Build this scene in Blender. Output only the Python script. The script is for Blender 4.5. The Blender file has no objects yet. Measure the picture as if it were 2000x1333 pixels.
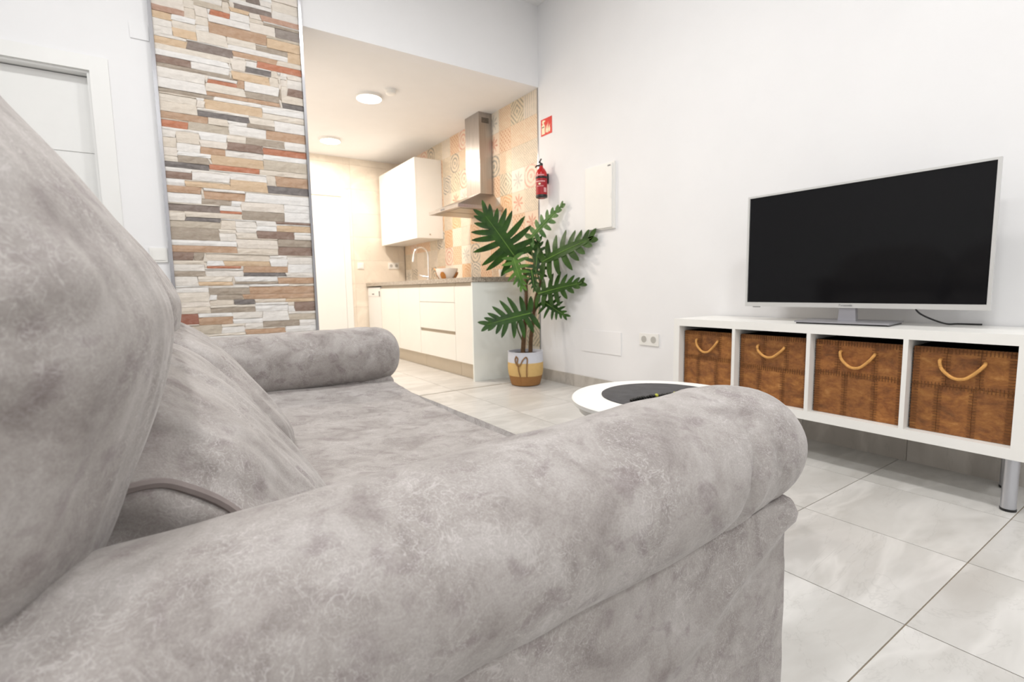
import bpy, bmesh, math, random
from mathutils import Vector, Matrix, noise
PI = math.pi
random.seed(7)
scene = bpy.context.scene
C = scene.collection

# ------------------------------------------------------------------ camera
cam_data = bpy.data.cameras.new('camera')
cam = bpy.data.objects.new('camera', cam_data)
C.objects.link(cam)
scene.camera = cam
cam_data.sensor_width = 36.0
cam_data.lens = 979.67 / 2000.0 * 36.0
cam_data.clip_start = 0.02
_r = Vector((0.826975, -0.561959, -0.017730))
_d = Vector((-0.072829, -0.075799, -0.994460))
_f = Vector((0.557502, 0.823685, -0.103611))
cam.matrix_world = Matrix(((_r.x, -_d.x, -_f.x, 0.0), (_r.y, -_d.y, -_f.y, 0.0),
                           (_r.z, -_d.z, -_f.z, 0.80), (0, 0, 0, 1)))
cam_data.dof.use_dof = True
cam_data.dof.focus_distance = 1.0
cam_data.dof.aperture_fstop = 6.3

# ------------------------------------------------------------------ world, lamps, exposure
world = bpy.data.worlds.new('world')
scene.world = world
world.use_nodes = True
world.node_tree.nodes['Background'].inputs[0].default_value = (0.9, 0.95, 1.0, 1)
world.node_tree.nodes['Background'].inputs[1].default_value = 0.1
scene.view_settings.view_transform = 'Standard'
scene.view_settings.look = 'None'
scene.view_settings.exposure = 0.0
scene.view_settings.gamma = 1.0
scene.view_settings.use_curve_mapping = False
ROOM_LAMPS = [(-0.35, 2.0), (1.15, 2.0), (-0.35, 0.2), (1.15, 0.2), (-0.35, -1.6), (1.15, -1.6)]
KITCHEN_LAMPS = [(1.55, 4.43), (1.59, 5.86)]
ROOM_WATTS, KITCHEN_WATTS = 16.0, 23.0
ROOM_COL, KITCHEN_COL = (1.0, 0.995, 0.985), (1.0, 0.87, 0.74)

# ------------------------------------------------------------------ node materials
MATS = {}
class NT:
    def __init__(s, name):
        s.m = bpy.data.materials.new(name); s.m.use_nodes = True
        s.t = s.m.node_tree; s.b = s.t.nodes['Principled BSDF']
        MATS[name] = s.m
    def n(s, kind, **kw):
        nd = s.t.nodes.new(kind)
        for k, v in kw.items(): setattr(nd, k, v)
        return nd
    def l(s, a, b): s.t.links.new(a, b)
    def sock(s, nd, i, v):
        if hasattr(v, 'is_linked'): s.l(v, nd.inputs[i])
        else: nd.inputs[i].default_value = v
    def coord(s, scale=(1, 1, 1), kind='Object', rot=(0, 0, 0)):
        tc = s.n('ShaderNodeTexCoord'); mp = s.n('ShaderNodeMapping')
        mp.inputs['Scale'].default_value = scale
        mp.inputs['Rotation'].default_value = rot
        s.l(tc.outputs[kind], mp.inputs['Vector']); return mp.outputs[0]
    def noise(s, vec, scale, detail=3, rough=0.55, dist=0.0):
        nd = s.n('ShaderNodeTexNoise'); s.l(vec, nd.inputs['Vector'])
        nd.inputs['Scale'].default_value = scale; nd.inputs['Detail'].default_value = detail
        nd.inputs['Roughness'].default_value = rough; nd.inputs['Distortion'].default_value = dist
        return nd.outputs[0]
    def ramp(s, fac, stops):
        nd = s.n('ShaderNodeValToRGB'); s.l(fac, nd.inputs[0])
        el = nd.color_ramp.elements
        while len(el) < len(stops): el.new(0.5)
        for e, (p, c) in zip(el, stops):
            e.position = p; e.color = (*c, 1) if not isinstance(c, float) else (c, c, c, 1)
        return nd.outputs[0]
    def mix(s, fac, a, b, mode='MIX'):
        nd = s.n('ShaderNodeMix', data_type='RGBA', blend_type=mode)
        for i, v in ((0, fac), (6, a), (7, b)):
            if hasattr(v, 'is_linked'): s.l(v, nd.inputs[i])
            elif i == 0: nd.inputs[0].default_value = v
            else: nd.inputs[i].default_value = (*v, 1)
        return nd.outputs[2]
    def math(s, op, a, b=0.0):
        nd = s.n('ShaderNodeMath', operation=op); s.sock(nd, 0, a); s.sock(nd, 1, b); return nd.outputs[0]
    def bump(s, h, strength=0.3, dist=0.01):
        nd = s.n('ShaderNodeBump'); nd.inputs['Strength'].default_value = strength
        nd.inputs['Distance'].default_value = dist
        s.l(h, nd.inputs['Height']); s.l(nd.outputs[0], s.b.inputs['Normal'])
    def base(s, v):
        if hasattr(v, 'is_linked'): s.l(v, s.b.inputs['Base Color'])
        else: s.b.inputs['Base Color'].default_value = (*v, 1)
    def set(s, **kw):
        for k, v in kw.items(): s.b.inputs[k.replace('_', ' ')].default_value = v
        return s
def srgb(r, g, b):
    f = lambda c: (c / 255 / 12.92) if c / 255 <= 0.04045 else ((c / 255 + 0.055) / 1.055) ** 2.4
    return (f(r), f(g), f(b))
def plain(name, col, rough=0.5, metal=0.0, var=0.04, scale=6.0, bump=0.0):
    m = NT(name); v = m.coord()
    n = m.noise(v, scale, 4)
    m.base(m.ramp(n, [(0.3, tuple(c * (1 - var) for c in col)), (0.7, tuple(min(1, c * (1 + var)) for c in col))]))
    m.set(Roughness=rough, Metallic=metal)
    if bump: m.bump(m.noise(v, scale * 30, 2), bump, 0.002)
    return m
plain('wall_paint', srgb(240, 240, 241), 0.75, var=0.012, scale=3, bump=0.05)
plain('ceiling_paint', srgb(240, 240, 240), 0.8, var=0.01)
plain('white_lacquer', srgb(243, 242, 238), 0.35, var=0.01)
plain('white_satin', srgb(238, 238, 236), 0.4, var=0.01)
plain('cream_gloss', srgb(245, 243, 236), 0.12, var=0.01)
plain('panel_gloss', srgb(243, 246, 241), 0.1, var=0.02, scale=3)
plain('white_plastic', srgb(240, 239, 235), 0.35, var=0.01)
plain('grey_mark', srgb(120, 120, 122), 0.5)
plain('socket_hole', srgb(186, 184, 178), 0.6)
plain('black_void', srgb(24, 21, 20), 0.8)
plain('black_plastic', srgb(20, 20, 21), 0.35)
plain('grout', srgb(150, 135, 115), 0.9, scale=30)
plain('chrome', (0.85, 0.85, 0.86), 0.12, 1.0)
plain('trim_metal', (0.40, 0.40, 0.42), 0.2, 1.0)
plain('leg_metal', (0.55, 0.56, 0.60), 0.35, 0.9)
plain('tv_silver', srgb(214, 214, 212), 0.3, 0.35, var=0.01)
plain('tv_stand', srgb(176, 176, 182), 0.3, 0.6, var=0.01)
plain('red_paint', srgb(190, 20, 24), 0.25)
plain('red_label', srgb(160, 12, 30), 0.4)
plain('sign_red', srgb(222, 50, 36), 0.5)
plain('sign_cream', srgb(250, 240, 205), 0.6)
plain('pale_print', srgb(226, 170, 172), 0.5)
plain('bowl_white', srgb(243, 238, 232), 0.35)
plain('bowl_wood', srgb(205, 140, 70), 0.5, var=0.2, scale=20)
plain('bowl_dark', srgb(88, 58, 36), 0.5)
plain('rope_tan', srgb(214, 158, 88), 0.8, var=0.15, scale=60)
plain('rope_brown', srgb(140, 104, 66), 0.85, var=0.2, scale=60)
plain('soil', srgb(52, 44, 46), 0.95, var=0.3, scale=50)
plain('trunk', srgb(92, 66, 40), 0.8, var=0.35, scale=25, bump=0.4)
plain('petiole', srgb(74, 92, 40), 0.55, var=0.2, scale=20)
plain('midrib', srgb(110, 150, 62), 0.5, var=0.1)
plain('plinth_metal', srgb(205, 192, 172), 0.35, 0.25, var=0.03)
plain('channel', srgb(176, 164, 146), 0.4, 0.5)
plain('bead_black', srgb(28, 26, 22), 0.4)
plain('bead_yellow', srgb(190, 190, 70), 0.4)
plain('bead_red', srgb(170, 60, 50), 0.4)
# glass
m = NT('clear_glass'); m.base((0.95, 0.97, 0.96)); m.set(Roughness=0.03, IOR=1.45); m.b.inputs['Transmission Weight'].default_value = 1.0
# tv screen
m = NT('tv_screen'); m.base((0.006, 0.006, 0.007)); m.set(Roughness=0.07, IOR=1.27)
# lamp diffusers
for nm, col, st in (('lamp_cool', ROOM_COL, 12.0), ('lamp_warm', (1.0, 0.93, 0.82), 22.0)):
    m = NT(nm); m.base((0.9, 0.9, 0.9)); m.b.inputs['Emission Color'].default_value = (*col, 1); m.b.inputs['Emission Strength'].default_value = st
# suede-like sofa cloth
m = NT('sofa_cloth'); v = m.coord()
cloud = m.noise(v, 11.0, 7, 0.68, 0.6)
blot = m.noise(m.coord((1, 1.1, 1.2)), 24.0, 3, 0.5, 0.5)
base_c = m.ramp(cloud, [(0.32, srgb(124, 116, 113)), (0.50, srgb(157, 151, 147)), (0.68, srgb(178, 173, 170))])
base_c = m.mix(m.math('MULTIPLY', m.ramp(blot, [(0.56, 0.0), (0.70, 1.0)]), 0.55), base_c, srgb(112, 99, 100))
fib = m.noise(m.coord((1, 1, 1)), 30.0, 2, 0.6, 1.6)
fib2 = m.noise(m.coord((1.3, .8, 1)), 52.0, 2, 0.6, 2.0)
fmask = m.math('MAXIMUM', m.ramp(fib, [(0.485, 0.0), (0.50, 1.0), (0.515, 0.0)]), m.ramp(fib2, [(0.48, 0.0), (0.50, 1.0), (0.52, 0.0)]))
fpatch = m.ramp(m.noise(v, 9.0, 2), [(0.36, 0.0), (0.58, 1.0)])
base_c = m.mix(m.math('MULTIPLY', m.math('MULTIPLY', fmask, fpatch), 0.5), base_c, srgb(212, 207, 206))
grain = m.noise(v, 420.0, 2)
base_c = m.mix(0.16, base_c, m.ramp(grain, [(0.3, srgb(120, 112, 110)), (0.7, srgb(200, 194, 192))]))
m.base(base_c); m.set(Roughness=0.78); m.b.inputs['Sheen Weight'].default_value = 0.25; m.b.inputs['Sheen Roughness'].default_value = 0.5
m.b.inputs['Specular IOR Level'].default_value = 0.25
m.bump(m.math('ADD', m.math('MULTIPLY', m.noise(v, 30.0, 4, 0.6, 1.2), 1.0), m.math('MULTIPLY', grain, 0.08)), 0.22, 0.004)
plain('sofa_piping', srgb(138, 128, 125), 0.8, scale=60)
# marble-look floor tile
def tile_mat(name, a, b, c, rough):
    m = NT(name)
    tc = m.n('ShaderNodeTexCoord'); oi = m.n('ShaderNodeObjectInfo')
    off = m.n('ShaderNodeVectorMath', operation='SCALE'); off.inputs[0].default_value = (13, 29, 7); m.l(oi.outputs['Random'], off.inputs['Scale'])
    add = m.n('ShaderNodeVectorMath', operation='ADD'); m.l(tc.outputs['Object'], add.inputs[0]); m.l(off.outputs[0], add.inputs[1])
    mp = m.n('ShaderNodeMapping'); mp.inputs['Scale'].default_value = (1.0, 2.6, 1.0); mp.inputs['Rotation'].default_value = (0, 0, 0.5); m.l(add.outputs[0], mp.inputs[0])
    v = mp.outputs[0]
    n1 = m.noise(v, 2.2, 8, 0.6, 0.5)
    col = m.ramp(n1, [(0.25, a), (0.5, b), (0.75, c)])
    vein = m.ramp(m.noise(v, 1.3, 4, 0.55, 0.7), [(0.44, 0.0), (0.5, 1.0), (0.56, 0.0)])
    col = m.mix(m.math('MULTIPLY', vein, 0.38), col, tuple(min(1, x * 1.22) for x in c))
    dk = m.ramp(m.noise(v, 1.1, 6, 0.65, 0.9), [(0.494, 0.0), (0.5, 1.0), (0.506, 0.0)])
    col = m.mix(m.math('MULTIPLY', dk, 0.18), col, tuple(x * 0.6 for x in a))
    m.base(col); m.set(Roughness=rough)
    m.bump(m.noise(v, 9, 3), 0.03, 0.002)
tile_mat('floor_tile', srgb(188, 185, 180), srgb(202, 200, 196), srgb(215, 213, 210), 0.28)
tile_mat('skirting_tile', srgb(168, 162, 154), srgb(184, 178, 170), srgb(198, 193, 186), 0.35)
tile_mat('beige_tile', srgb(226, 214, 198), srgb(230, 219, 204), srgb(235, 225, 211), 0.3)
# cladding stone: the stone's own colour comes from the object
m = NT('cladding_stone'); oi = m.n('ShaderNodeObjectInfo'); v = m.coord((1, 1, 2.2))
n1 = m.noise(v, 22, 6, 0.65, 0.8)
col = m.mix(m.ramp(n1, [(0.3, 0.0), (0.7, 1.0)]), m.mix(0.20, oi.outputs['Color'], srgb(130, 114, 102)), m.mix(0.22, oi.outputs['Color'], srgb(240, 232, 222)))
m.base(col); m.set(Roughness=0.8); m.bump(m.noise(m.coord((1, 1, 3)), 26, 5, 0.6, 0.8), 0.5, 0.008)
# granite
m = NT('granite'); v = m.coord(); n1 = m.noise(v, 130, 4, 0.7)
m.base(m.ramp(n1, [(0.34, srgb(92, 84, 76)), (0.46, srgb(160, 148, 134)), (0.56, srgb(190, 180, 166)), (0.7, srgb(222, 214, 202))])); m.set(Roughness=0.25)
# brushed steel hood
m = NT('brushed_steel'); v = m.coord((60, 60, 1)); n1 = m.noise(v, 3, 3)
m.base(m.ramp(n1, [(0.3, (0.38, 0.35, 0.33)), (0.7, (0.52, 0.49, 0.47))])); m.set(Roughness=0.3, Metallic=1.0)
# mango-wood / hide looking box faces, own tint per patch
m = NT('box_patch'); oi = m.n('ShaderNodeObjectInfo')
tc = m.n('ShaderNodeTexCoord')
off = m.n('ShaderNodeVectorMath', operation='SCALE'); off.inputs[0].default_value = (3, 11, 17); m.l(oi.outputs['Random'], off.inputs['Scale'])
add = m.n('ShaderNodeVectorMath', operation='ADD'); m.l(tc.outputs['Object'], add.inputs[0]); m.l(off.outputs[0], add.inputs[1])
mp = m.n('ShaderNodeMapping'); mp.inputs['Scale'].default_value = (1, 1.0, 1.7); m.l(add.outputs[0], mp.inputs[0])
n1 = m.noise(mp.outputs[0], 14, 9, 0.72, 0.35)
col = m.ramp(n1, [(0.28, srgb(84, 48, 22)), (0.45, srgb(136, 84, 40)), (0.58, srgb(166, 110, 54)), (0.74, srgb(204, 152, 92))])
col = m.mix(0.75, col, oi.outputs['Color'], 'MULTIPLY')
col = m.mix(0.16, col, m.ramp(m.noise(mp.outputs[0], 60, 4, 0.7), [(0.35, srgb(96, 62, 34)), (0.65, srgb(186, 138, 84))]))
m.base(col); m.set(Roughness=0.62); m.bump(n1, 0.4, 0.004)
plain('box_stitch', srgb(116, 74, 38), 0.8, var=0.2, scale=40)
plain('box_lining', srgb(30, 24, 22), 0.9)
plain('slate_mat', srgb(72, 71, 73), 0.75, var=0.25, scale=22, bump=0.3)
# leaves
def leaf_mat(name, a, b):
    m = NT(name); v = m.coord(); n1 = m.noise(v, 14, 4)
    m.base(m.ramp(n1, [(0.3, a), (0.7, b)])); m.set(Roughness=0.45)
    m.b.inputs['Specular IOR Level'].default_value = 0.3
leaf_mat('leaf_green', srgb(24, 54, 10), srgb(52, 90, 18))
leaf_mat('leaf_bright', srgb(44, 84, 20), srgb(92, 134, 36))
leaf_mat('leaf_pale', srgb(46, 86, 40), srgb(110, 142, 84))
# woven basket
def woven(name, a, b, sc):
    m = NT(name); v = m.coord((1, 1, 1)); w = m.n('ShaderNodeTexWave'); w.bands_direction = 'Z'; m.l(v, w.inputs[0])
    w.inputs['Scale'].default_value = sc; w.inputs['Distortion'].default_value = 3.0; w.inputs['Detail'].default_value = 3
    m.base(m.mix(m.noise(v, 45, 4), m.ramp(w.outputs[1], [(0.0, a), (1.0, b)]), b)); m.set(Roughness=0.85); m.bump(w.outputs[1], 0.5, 0.004)
woven('basket_white', srgb(196, 200, 214), srgb(222, 224, 232), 40)
woven('basket_straw', srgb(196, 156, 92), srgb(226, 192, 128), 40)
woven('basket_brown', srgb(128, 88, 48), srgb(172, 124, 72), 40)
# patchwork wall tiles: worn printed ornaments in tile space
def patch_mat(name, kind, ink, ink2, wear):
    m = NT(name); tc = m.n('ShaderNodeTexCoord'); sp = m.n('ShaderNodeSeparateXYZ'); m.l(tc.outputs['Object'], sp.inputs[0])
    fq = 46.0 if kind in ('ring', 'lattice', 'diamond', 'flower') else 34.0
    y = m.math('MULTIPLY', sp.outputs[1], fq); z = m.math('MULTIPLY', m.math('SUBTRACT', sp.outputs[2], 0.1), fq)
    r = m.math('SQRT', m.math('ADD', m.math('MULTIPLY', y, y), m.math('MULTIPLY', z, z)))
    if kind == 'ring': p = m.math('SINE', m.math('MULTIPLY', r, 3.2))
    elif kind == 'lattice': p = m.math('MULTIPLY', m.math('SINE', m.math('MULTIPLY', y, 3.0)), m.math('SINE', m.math('MULTIPLY', z, 3.0)))
    elif kind == 'diamond': p = m.math('SINE', m.math('MULTIPLY', m.math('ADD', m.math('ABSOLUTE', y), m.math('ABSOLUTE', z)), 3.0))
    elif kind == 'petal':
        ang = m.math('ARCTAN2', z, y)
        p = m.math('SUBTRACT', m.math('SINE', m.math('MULTIPLY', ang, 8.0)), m.math('SUBTRACT', r, 1.9))
    elif kind == 'stripe': p = m.math('SINE', m.math('MULTIPLY', y, 6.0))
    elif kind == 'flower':
        ang = m.math('ARCTAN2', z, y)
        p = m.math('SINE', m.math('ADD', m.math('MULTIPLY', r, 4.0), m.math('MULTIPLY', m.math('SINE', m.math('MULTIPLY', ang, 4.0)), 1.6)))
    else:
        p = m.math('MULTIPLY', m.math('SINE', m.math('MULTIPLY', y, 7.0)), m.math('COSINE', m.math('MULTIPLY', z, 7.0)))
    v = m.coord()
    oi = m.n('ShaderNodeObjectInfo')
    base = m.mix(m.noise(v, 9, 3), srgb(222, 206, 184), srgb(232, 219, 200))
    msk = m.ramp(p, [(0.10, 0.0), (0.34, 1.0)])
    worn = m.ramp(m.noise(v, 26, 5, 0.65), [(0.30, 0.0), (0.54, 1.0)])
    fac = m.math('MULTIPLY', m.math('MULTIPLY', msk, worn), wear)
    col = m.mix(fac, m.mix(0.6, base, ink2), ink)
    m.base(col); m.set(Roughness=0.35)
PATCH = []
for i, (k, a, b, w) in enumerate([('ring', srgb(120, 120, 116), srgb(214, 196, 170), .75), ('lattice', srgb(188, 124, 88), srgb(226, 188, 150), .7),
        ('diamond', srgb(132, 128, 112), srgb(222, 206, 176), .7), ('petal', srgb(196, 118, 92), srgb(232, 206, 182), .75),
        ('flower', srgb(112, 116, 118), srgb(216, 206, 190), .75), ('stripe', srgb(176, 170, 160), srgb(226, 214, 198), .6),
        ('dots', srgb(198, 140, 92), srgb(230, 208, 178), .7), ('flower', srgb(202, 138, 84), srgb(228, 186, 136), .7),
        ('ring', srgb(206, 122, 100), srgb(234, 214, 196), .6), ('dots', srgb(138, 134, 118), srgb(224, 208, 184), .7),
        ('petal', srgb(150, 152, 150), srgb(228, 224, 214), .6), ('lattice', srgb(206, 186, 170), srgb(236, 224, 210), .5)]):
    patch_mat('patchwork_%d' % i, k, a, b, w); PATCH.append('patchwork_%d' % i)

# ------------------------------------------------------------------ mesh helpers
ORG = {}
def link_mesh(name, verts, faces, mat, parent=None, smooth=False, origin=None):
    xs = [v[0] for v in verts]; ys = [v[1] for v in verts]; zs = [v[2] for v in verts]
    c = Vector(origin) if origin else Vector(((min(xs) + max(xs)) / 2, (min(ys) + max(ys)) / 2, min(zs)))
    me = bpy.data.meshes.new(name)
    me.from_pydata([(v[0] - c.x, v[1] - c.y, v[2] - c.z) for v in verts], [], faces)
    if smooth: me.polygons.foreach_set('use_smooth', [True] * len(me.polygons))
    me.materials.append(MATS[mat]); me.update()
    o = bpy.data.objects.new(name, me); C.objects.link(o)
    ORG[o] = c
    if parent is not None:
        o.parent = parent; o.location = c - ORG[parent]
    else: o.location = c
    return o
def mk(name, bm, mat, parent=None, smooth=False, bevel=0.0, seg=2, origin=None):
    if bevel:
        bmesh.ops.bevel(bm, geom=[e for e in bm.edges if len(e.link_faces) == 2 and e.calc_face_angle(0) > 0.5], offset=bevel, segments=seg, affect='EDGES', clamp_overlap=True)
    bmesh.ops.recalc_face_normals(bm, faces=bm.faces)
    bm.verts.index_update()
    o = link_mesh(name, [tuple(v.co) for v in bm.verts], [[v.index for v in f.verts] for f in bm.faces], mat, parent, smooth, origin)
    bm.free()
    if smooth:
        try: o.data.set_sharp_from_angle(angle=0.7)
        except Exception: pass
    return o
def box(x0, x1, y0, y1, z0, z1, bm=None):
    bm = bm or bmesh.new()
    vs = [bm.verts.new(p) for p in ((x0, y0, z0), (x1, y0, z0), (x1, y1, z0), (x0, y1, z0), (x0, y0, z1), (x1, y0, z1), (x1, y1, z1), (x0, y1, z1))]
    for f in ((0, 3, 2, 1), (4, 5, 6, 7), (0, 1, 5, 4), (1, 2, 6, 5), (2, 3, 7, 6), (3, 0, 4, 7)): bm.faces.new([vs[i] for i in f])
    return bm
def prism(pts, axis, a, b, bm=None):
    # polygon pts in the plane across axis, extruded from a to b
    bm = bm or bmesh.new()
    def P(p, t): return {'x': (t, p[0], p[1]), 'y': (p[0], t, p[1]), 'z': (p[0], p[1], t)}[axis]
    A = [bm.verts.new(P(p, a)) for p in pts]; B = [bm.verts.new(P(p, b)) for p in pts]
    bm.faces.new(A); bm.faces.new(B[::-1])
    n = len(pts)
    for i in range(n): bm.faces.new((A[i], A[(i + 1) % n], B[(i + 1) % n], B[i]))
    return bm
def lathe(prof, cx, cy, n=32, bm=None, cap=True):
    bm = bm or bmesh.new(); rings = []
    for r, z in prof:
        rings.append([bm.verts.new((cx + r * math.cos(2 * PI * i / n), cy + r * math.sin(2 * PI * i / n), z)) for i in range(n)])
    for a, b in zip(rings, rings[1:]):
        for i in range(n): bm.faces.new((a[i], a[(i + 1) % n], b[(i + 1) % n], b[i]))
    if cap: bm.faces.new(rings[0][::-1]); bm.faces.new(rings[-1])
    return bm
def tube(pts, r, n=8, bm=None):
    bm = bm or bmesh.new(); pts = [Vector(p) for p in pts]; rings = []
    rad = r if isinstance(r, (list, tuple)) else [r] * len(pts)
    up = Vector((0.13, 0.31, 0.94))
    for i, p in enumerate(pts):
        t = (pts[min(i + 1, len(pts) - 1)] - pts[max(i - 1, 0)]).normalized()
        a = t.cross(up)
        if a.length < 0.05: a = t.cross(Vector((1, 0, 0)))
        a.normalize(); b = t.cross(a)
        rings.append([bm.verts.new(p + (a * math.cos(2 * PI * k / n) + b * math.sin(2 * PI * k / n)) * rad[i]) for k in range(n)])
    for A, B in zip(rings, rings[1:]):
        for k in range(n): bm.faces.new((A[k], A[(k + 1) % n], B[(k + 1) % n], B[k]))
    bm.faces.new(rings[0][::-1]); bm.faces.new(rings[-1])
    return bm
def spline(ctrl, n=8, closed=False):
    P = [Vector(c) for c in ctrl]; out = []; L = len(P)
    rng = range(L) if closed else range(L - 1)
    for i in rng:
        p0 = P[(i - 1) % L] if closed or i > 0 else P[0]; p1 = P[i]; p2 = P[(i + 1) % L]
        p3 = P[(i + 2) % L] if closed or i + 2 < L else P[-1]
        for k in range(n):
            t = k / n
            out.append(0.5 * ((2 * p1) + (p2 - p0) * t + (2 * p0 - 5 * p1 + 4 * p2 - p3) * t * t + (3 * p1 - p0 - 3 * p2 + p3) * t ** 3))
    if not closed: out.append(P[-1])
    return out
def thing(name, label, cat, loc, group=None):
    o = bpy.data.objects.new(name, None); C.objects.link(o); o.location = loc; o.empty_display_size = 0.05
    ORG[o] = Vector(loc); o['label'] = label; o['category'] = cat
    if group: o['group'] = group
    return o
def tag(o, label, cat, group=None):
    o['label'] = label; o['category'] = cat
    if group: o['group'] = group
    return o
def struct(o, label=None):
    o['kind'] = 'structure'
    if label: o['label'] = label
    return o
def text_mesh(name, body, size, mat, parent, loc, rot, depth=0.0006):
    cu = bpy.data.curves.new(name, 'FONT'); cu.body = body; cu.size = size; cu.extrude = depth; cu.align_x = 'CENTER'; cu.align_y = 'CENTER'
    tmp = bpy.data.objects.new(name + '_tmp', cu); C.objects.link(tmp)
    me = bpy.data.meshes.new_from_object(tmp); bpy.data.objects.remove(tmp)
    R = Matrix(rot).to_3x3()
    vs = [R @ v.co + Vector(loc) for v in me.vertices]; fs = [list(p.vertices) for p in me.polygons]
    bpy.data.meshes.remove(me)
    return link_mesh(name, vs, fs, mat, parent)
FACE_NEG_X = ((0, 0, -1), (-1, 0, 0), (0, 1, 0))   # writing that faces -X, reading towards -Y
def nz(p, s, seed=0.0): return noise.noise(Vector((p[0] * s + seed, p[1] * s + seed * 1.7, p[2] * s - seed)))

# ================================================================== the room shell
XL, XR, YF, YB, YK, ZC, ZK = -1.9, 2.69, -2.6, 3.51, 6.55, 3.12, 2.48
struct(mk('floor', box(XL - .1, XR + .1, YF - .1, YK + .1, -0.10, -0.003), 'grout'), 'pale grey marbled floor tiles with beige grout')
floor_o = bpy.data.objects['floor']
TILE_MESH = {}
def slab(name, x0, x1, y0, y1, z0, z1, mat, parent, bev=0.0015):
    key = (name, round(x1 - x0, 4), round(y1 - y0, 4), round(z1 - z0, 4), mat)
    if key in TILE_MESH:
        src = TILE_MESH[key]; o = bpy.data.objects.new(name, src.data); C.objects.link(o)
        c = Vector(((x0 + x1) / 2, (y0 + y1) / 2, z0)); ORG[o] = c; o.parent = parent; o.location = c - ORG[parent]; return o
    o = mk(name, box(x0, x1, y0, y1, z0, z1), mat, parent, bevel=bev, seg=1); TILE_MESH[key] = o; return o
G = 0.0016
def clip(a, b, lo, hi): return max(a, lo), min(b, hi)
for i in range(-9, 3):
    for j in range(-8, 15):
        x0, x1 = 1.825 + .456 * i, 1.825 + .456 * (i + 1); y0, y1 = .40 + .447 * j, .40 + .447 * (j + 1)
        for (rx0, rx1, ry0, ry1) in ((XL, XR, YF, YB), (0.80, XR, YB, YK)):
            a0, a1 = clip(x0, x1, rx0, rx1); b0, b1 = clip(y0, y1, ry0, ry1)
            if a1 - a0 < .02 or b1 - b0 < .02: continue
            g1 = 0 if (b0 == ry0 == YB) else G
            g2 = 0 if (b1 == ry1 == YB) else G
            slab('floor_tile', a0 + G, a1 - G, b0 + g1, b1 - g2, -0.003, 0.0, 'floor_tile', floor_o, 0.0008)
struct(mk('ceiling', box(XL - .1, XR + .1, YF - .1, YB + .12, ZC, ZC + .1), 'ceiling_paint'), 'high white ceiling of the living room')
struct(mk('ceiling_kitchen', box(0.75, XR + .1, YB + .12, YK + .1, ZK, ZK + .1), 'ceiling_paint'), 'low white ceiling of the kitchen')
bm = box(XL - .1, -1.06, YB, YB + .12, 0, ZC); box(-1.06, -.262, YB, YB + .12, 1.972, ZC, bm); box(-.262, 0.80, YB, YB + .12, 0, ZC, bm)
box(0.80, XR, YB, YB + .12, ZK, ZC, bm)
wall_back = struct(mk('wall_back', bm, 'wall_paint'), 'white wall with door, stone strip and opening to kitchen')
bm = box(XL - .1, XL, YF, YB, 0, ZC); struct(mk('wall_left', bm, 'wall_paint'), 'white wall behind the sofa')
struct(mk('wall_front', box(XL - .1, XR + .1, YF - .1, YF, 0, ZC), 'wall_paint'), 'white wall behind the camera')
wall_right = struct(mk('wall_right', box(XR, XR + .1, YF, 3.525, 0, ZC), 'wall_paint'), 'long white wall behind the television')
wkr = struct(mk('wall_kitchen_right', box(XR + .006, XR + .1, 3.525, YK + .1, 0, ZK + .1), 'grout'), 'kitchen wall covered in faded patchwork ornamental tiles')
struct(mk('wall_kitchen_left', box(0.68, 0.80, YB + .12, YK + .1, 0, ZK + .1), 'wall_paint'), 'white side wall of the kitchen')
wkb = struct(mk('wall_kitchen_back', box(0.80, XR, YK + .006, YK + .1, 0, ZK + .1), 'grout'), 'beige tiled end wall of the kitchen')

# patchwork tiles, 20 cm
prev = None
for j in range(13):
    z0 = ZK - .2 * (j + 1); z1 = z0 + .2
    z0 = max(z0, 0.0)
    if z1 - z0 < .02: continue
    for i in range(16):
        y0 = 3.531 + .2 * i; y1 = min(y0 + .2, YK)
        if y1 - y0 < .02: continue
        k = random.choice(PATCH)
        o = mk('wall_tile', box(XR, XR + .008, y0 + .0005, y1 - .0005, z0 + .0005, z1 - .0005), k, wkr)
# beige large tiles round the kitchen door
def minus(rect, hole):
    x0, x1, z0, z1 = rect; a0, a1, c0, c1 = hole
    if x1 <= a0 or x0 >= a1 or z1 <= c0 or z0 >= c1: return [rect]
    out = []
    if x0 < a0: out.append((x0, a0, z0, z1))
    if x1 > a1: out.append((a1, x1, z0, z1))
    m0, m1 = max(x0, a0), min(x1, a1)
    if z0 < c0: out.append((m0, m1, z0, c0))
    if z1 > c1: out.append((m0, m1, c1, z1))
    return out
for j in range(9):
    for i in range(4):
        for (a, b, c, d) in minus((0.80 + .6 * i, min(0.80 + .6 * i + .6, XR), .3 * j, min(.3 * j + .3, ZK)), (1.10, 1.955, -1, 2.08)):
            if b - a > .01 and d - c > .01: mk('wall_tile', box(a + .0007, b - .0007, YK, YK + .008, c + .0007, d - .0007), 'beige_tile', wkb)

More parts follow.
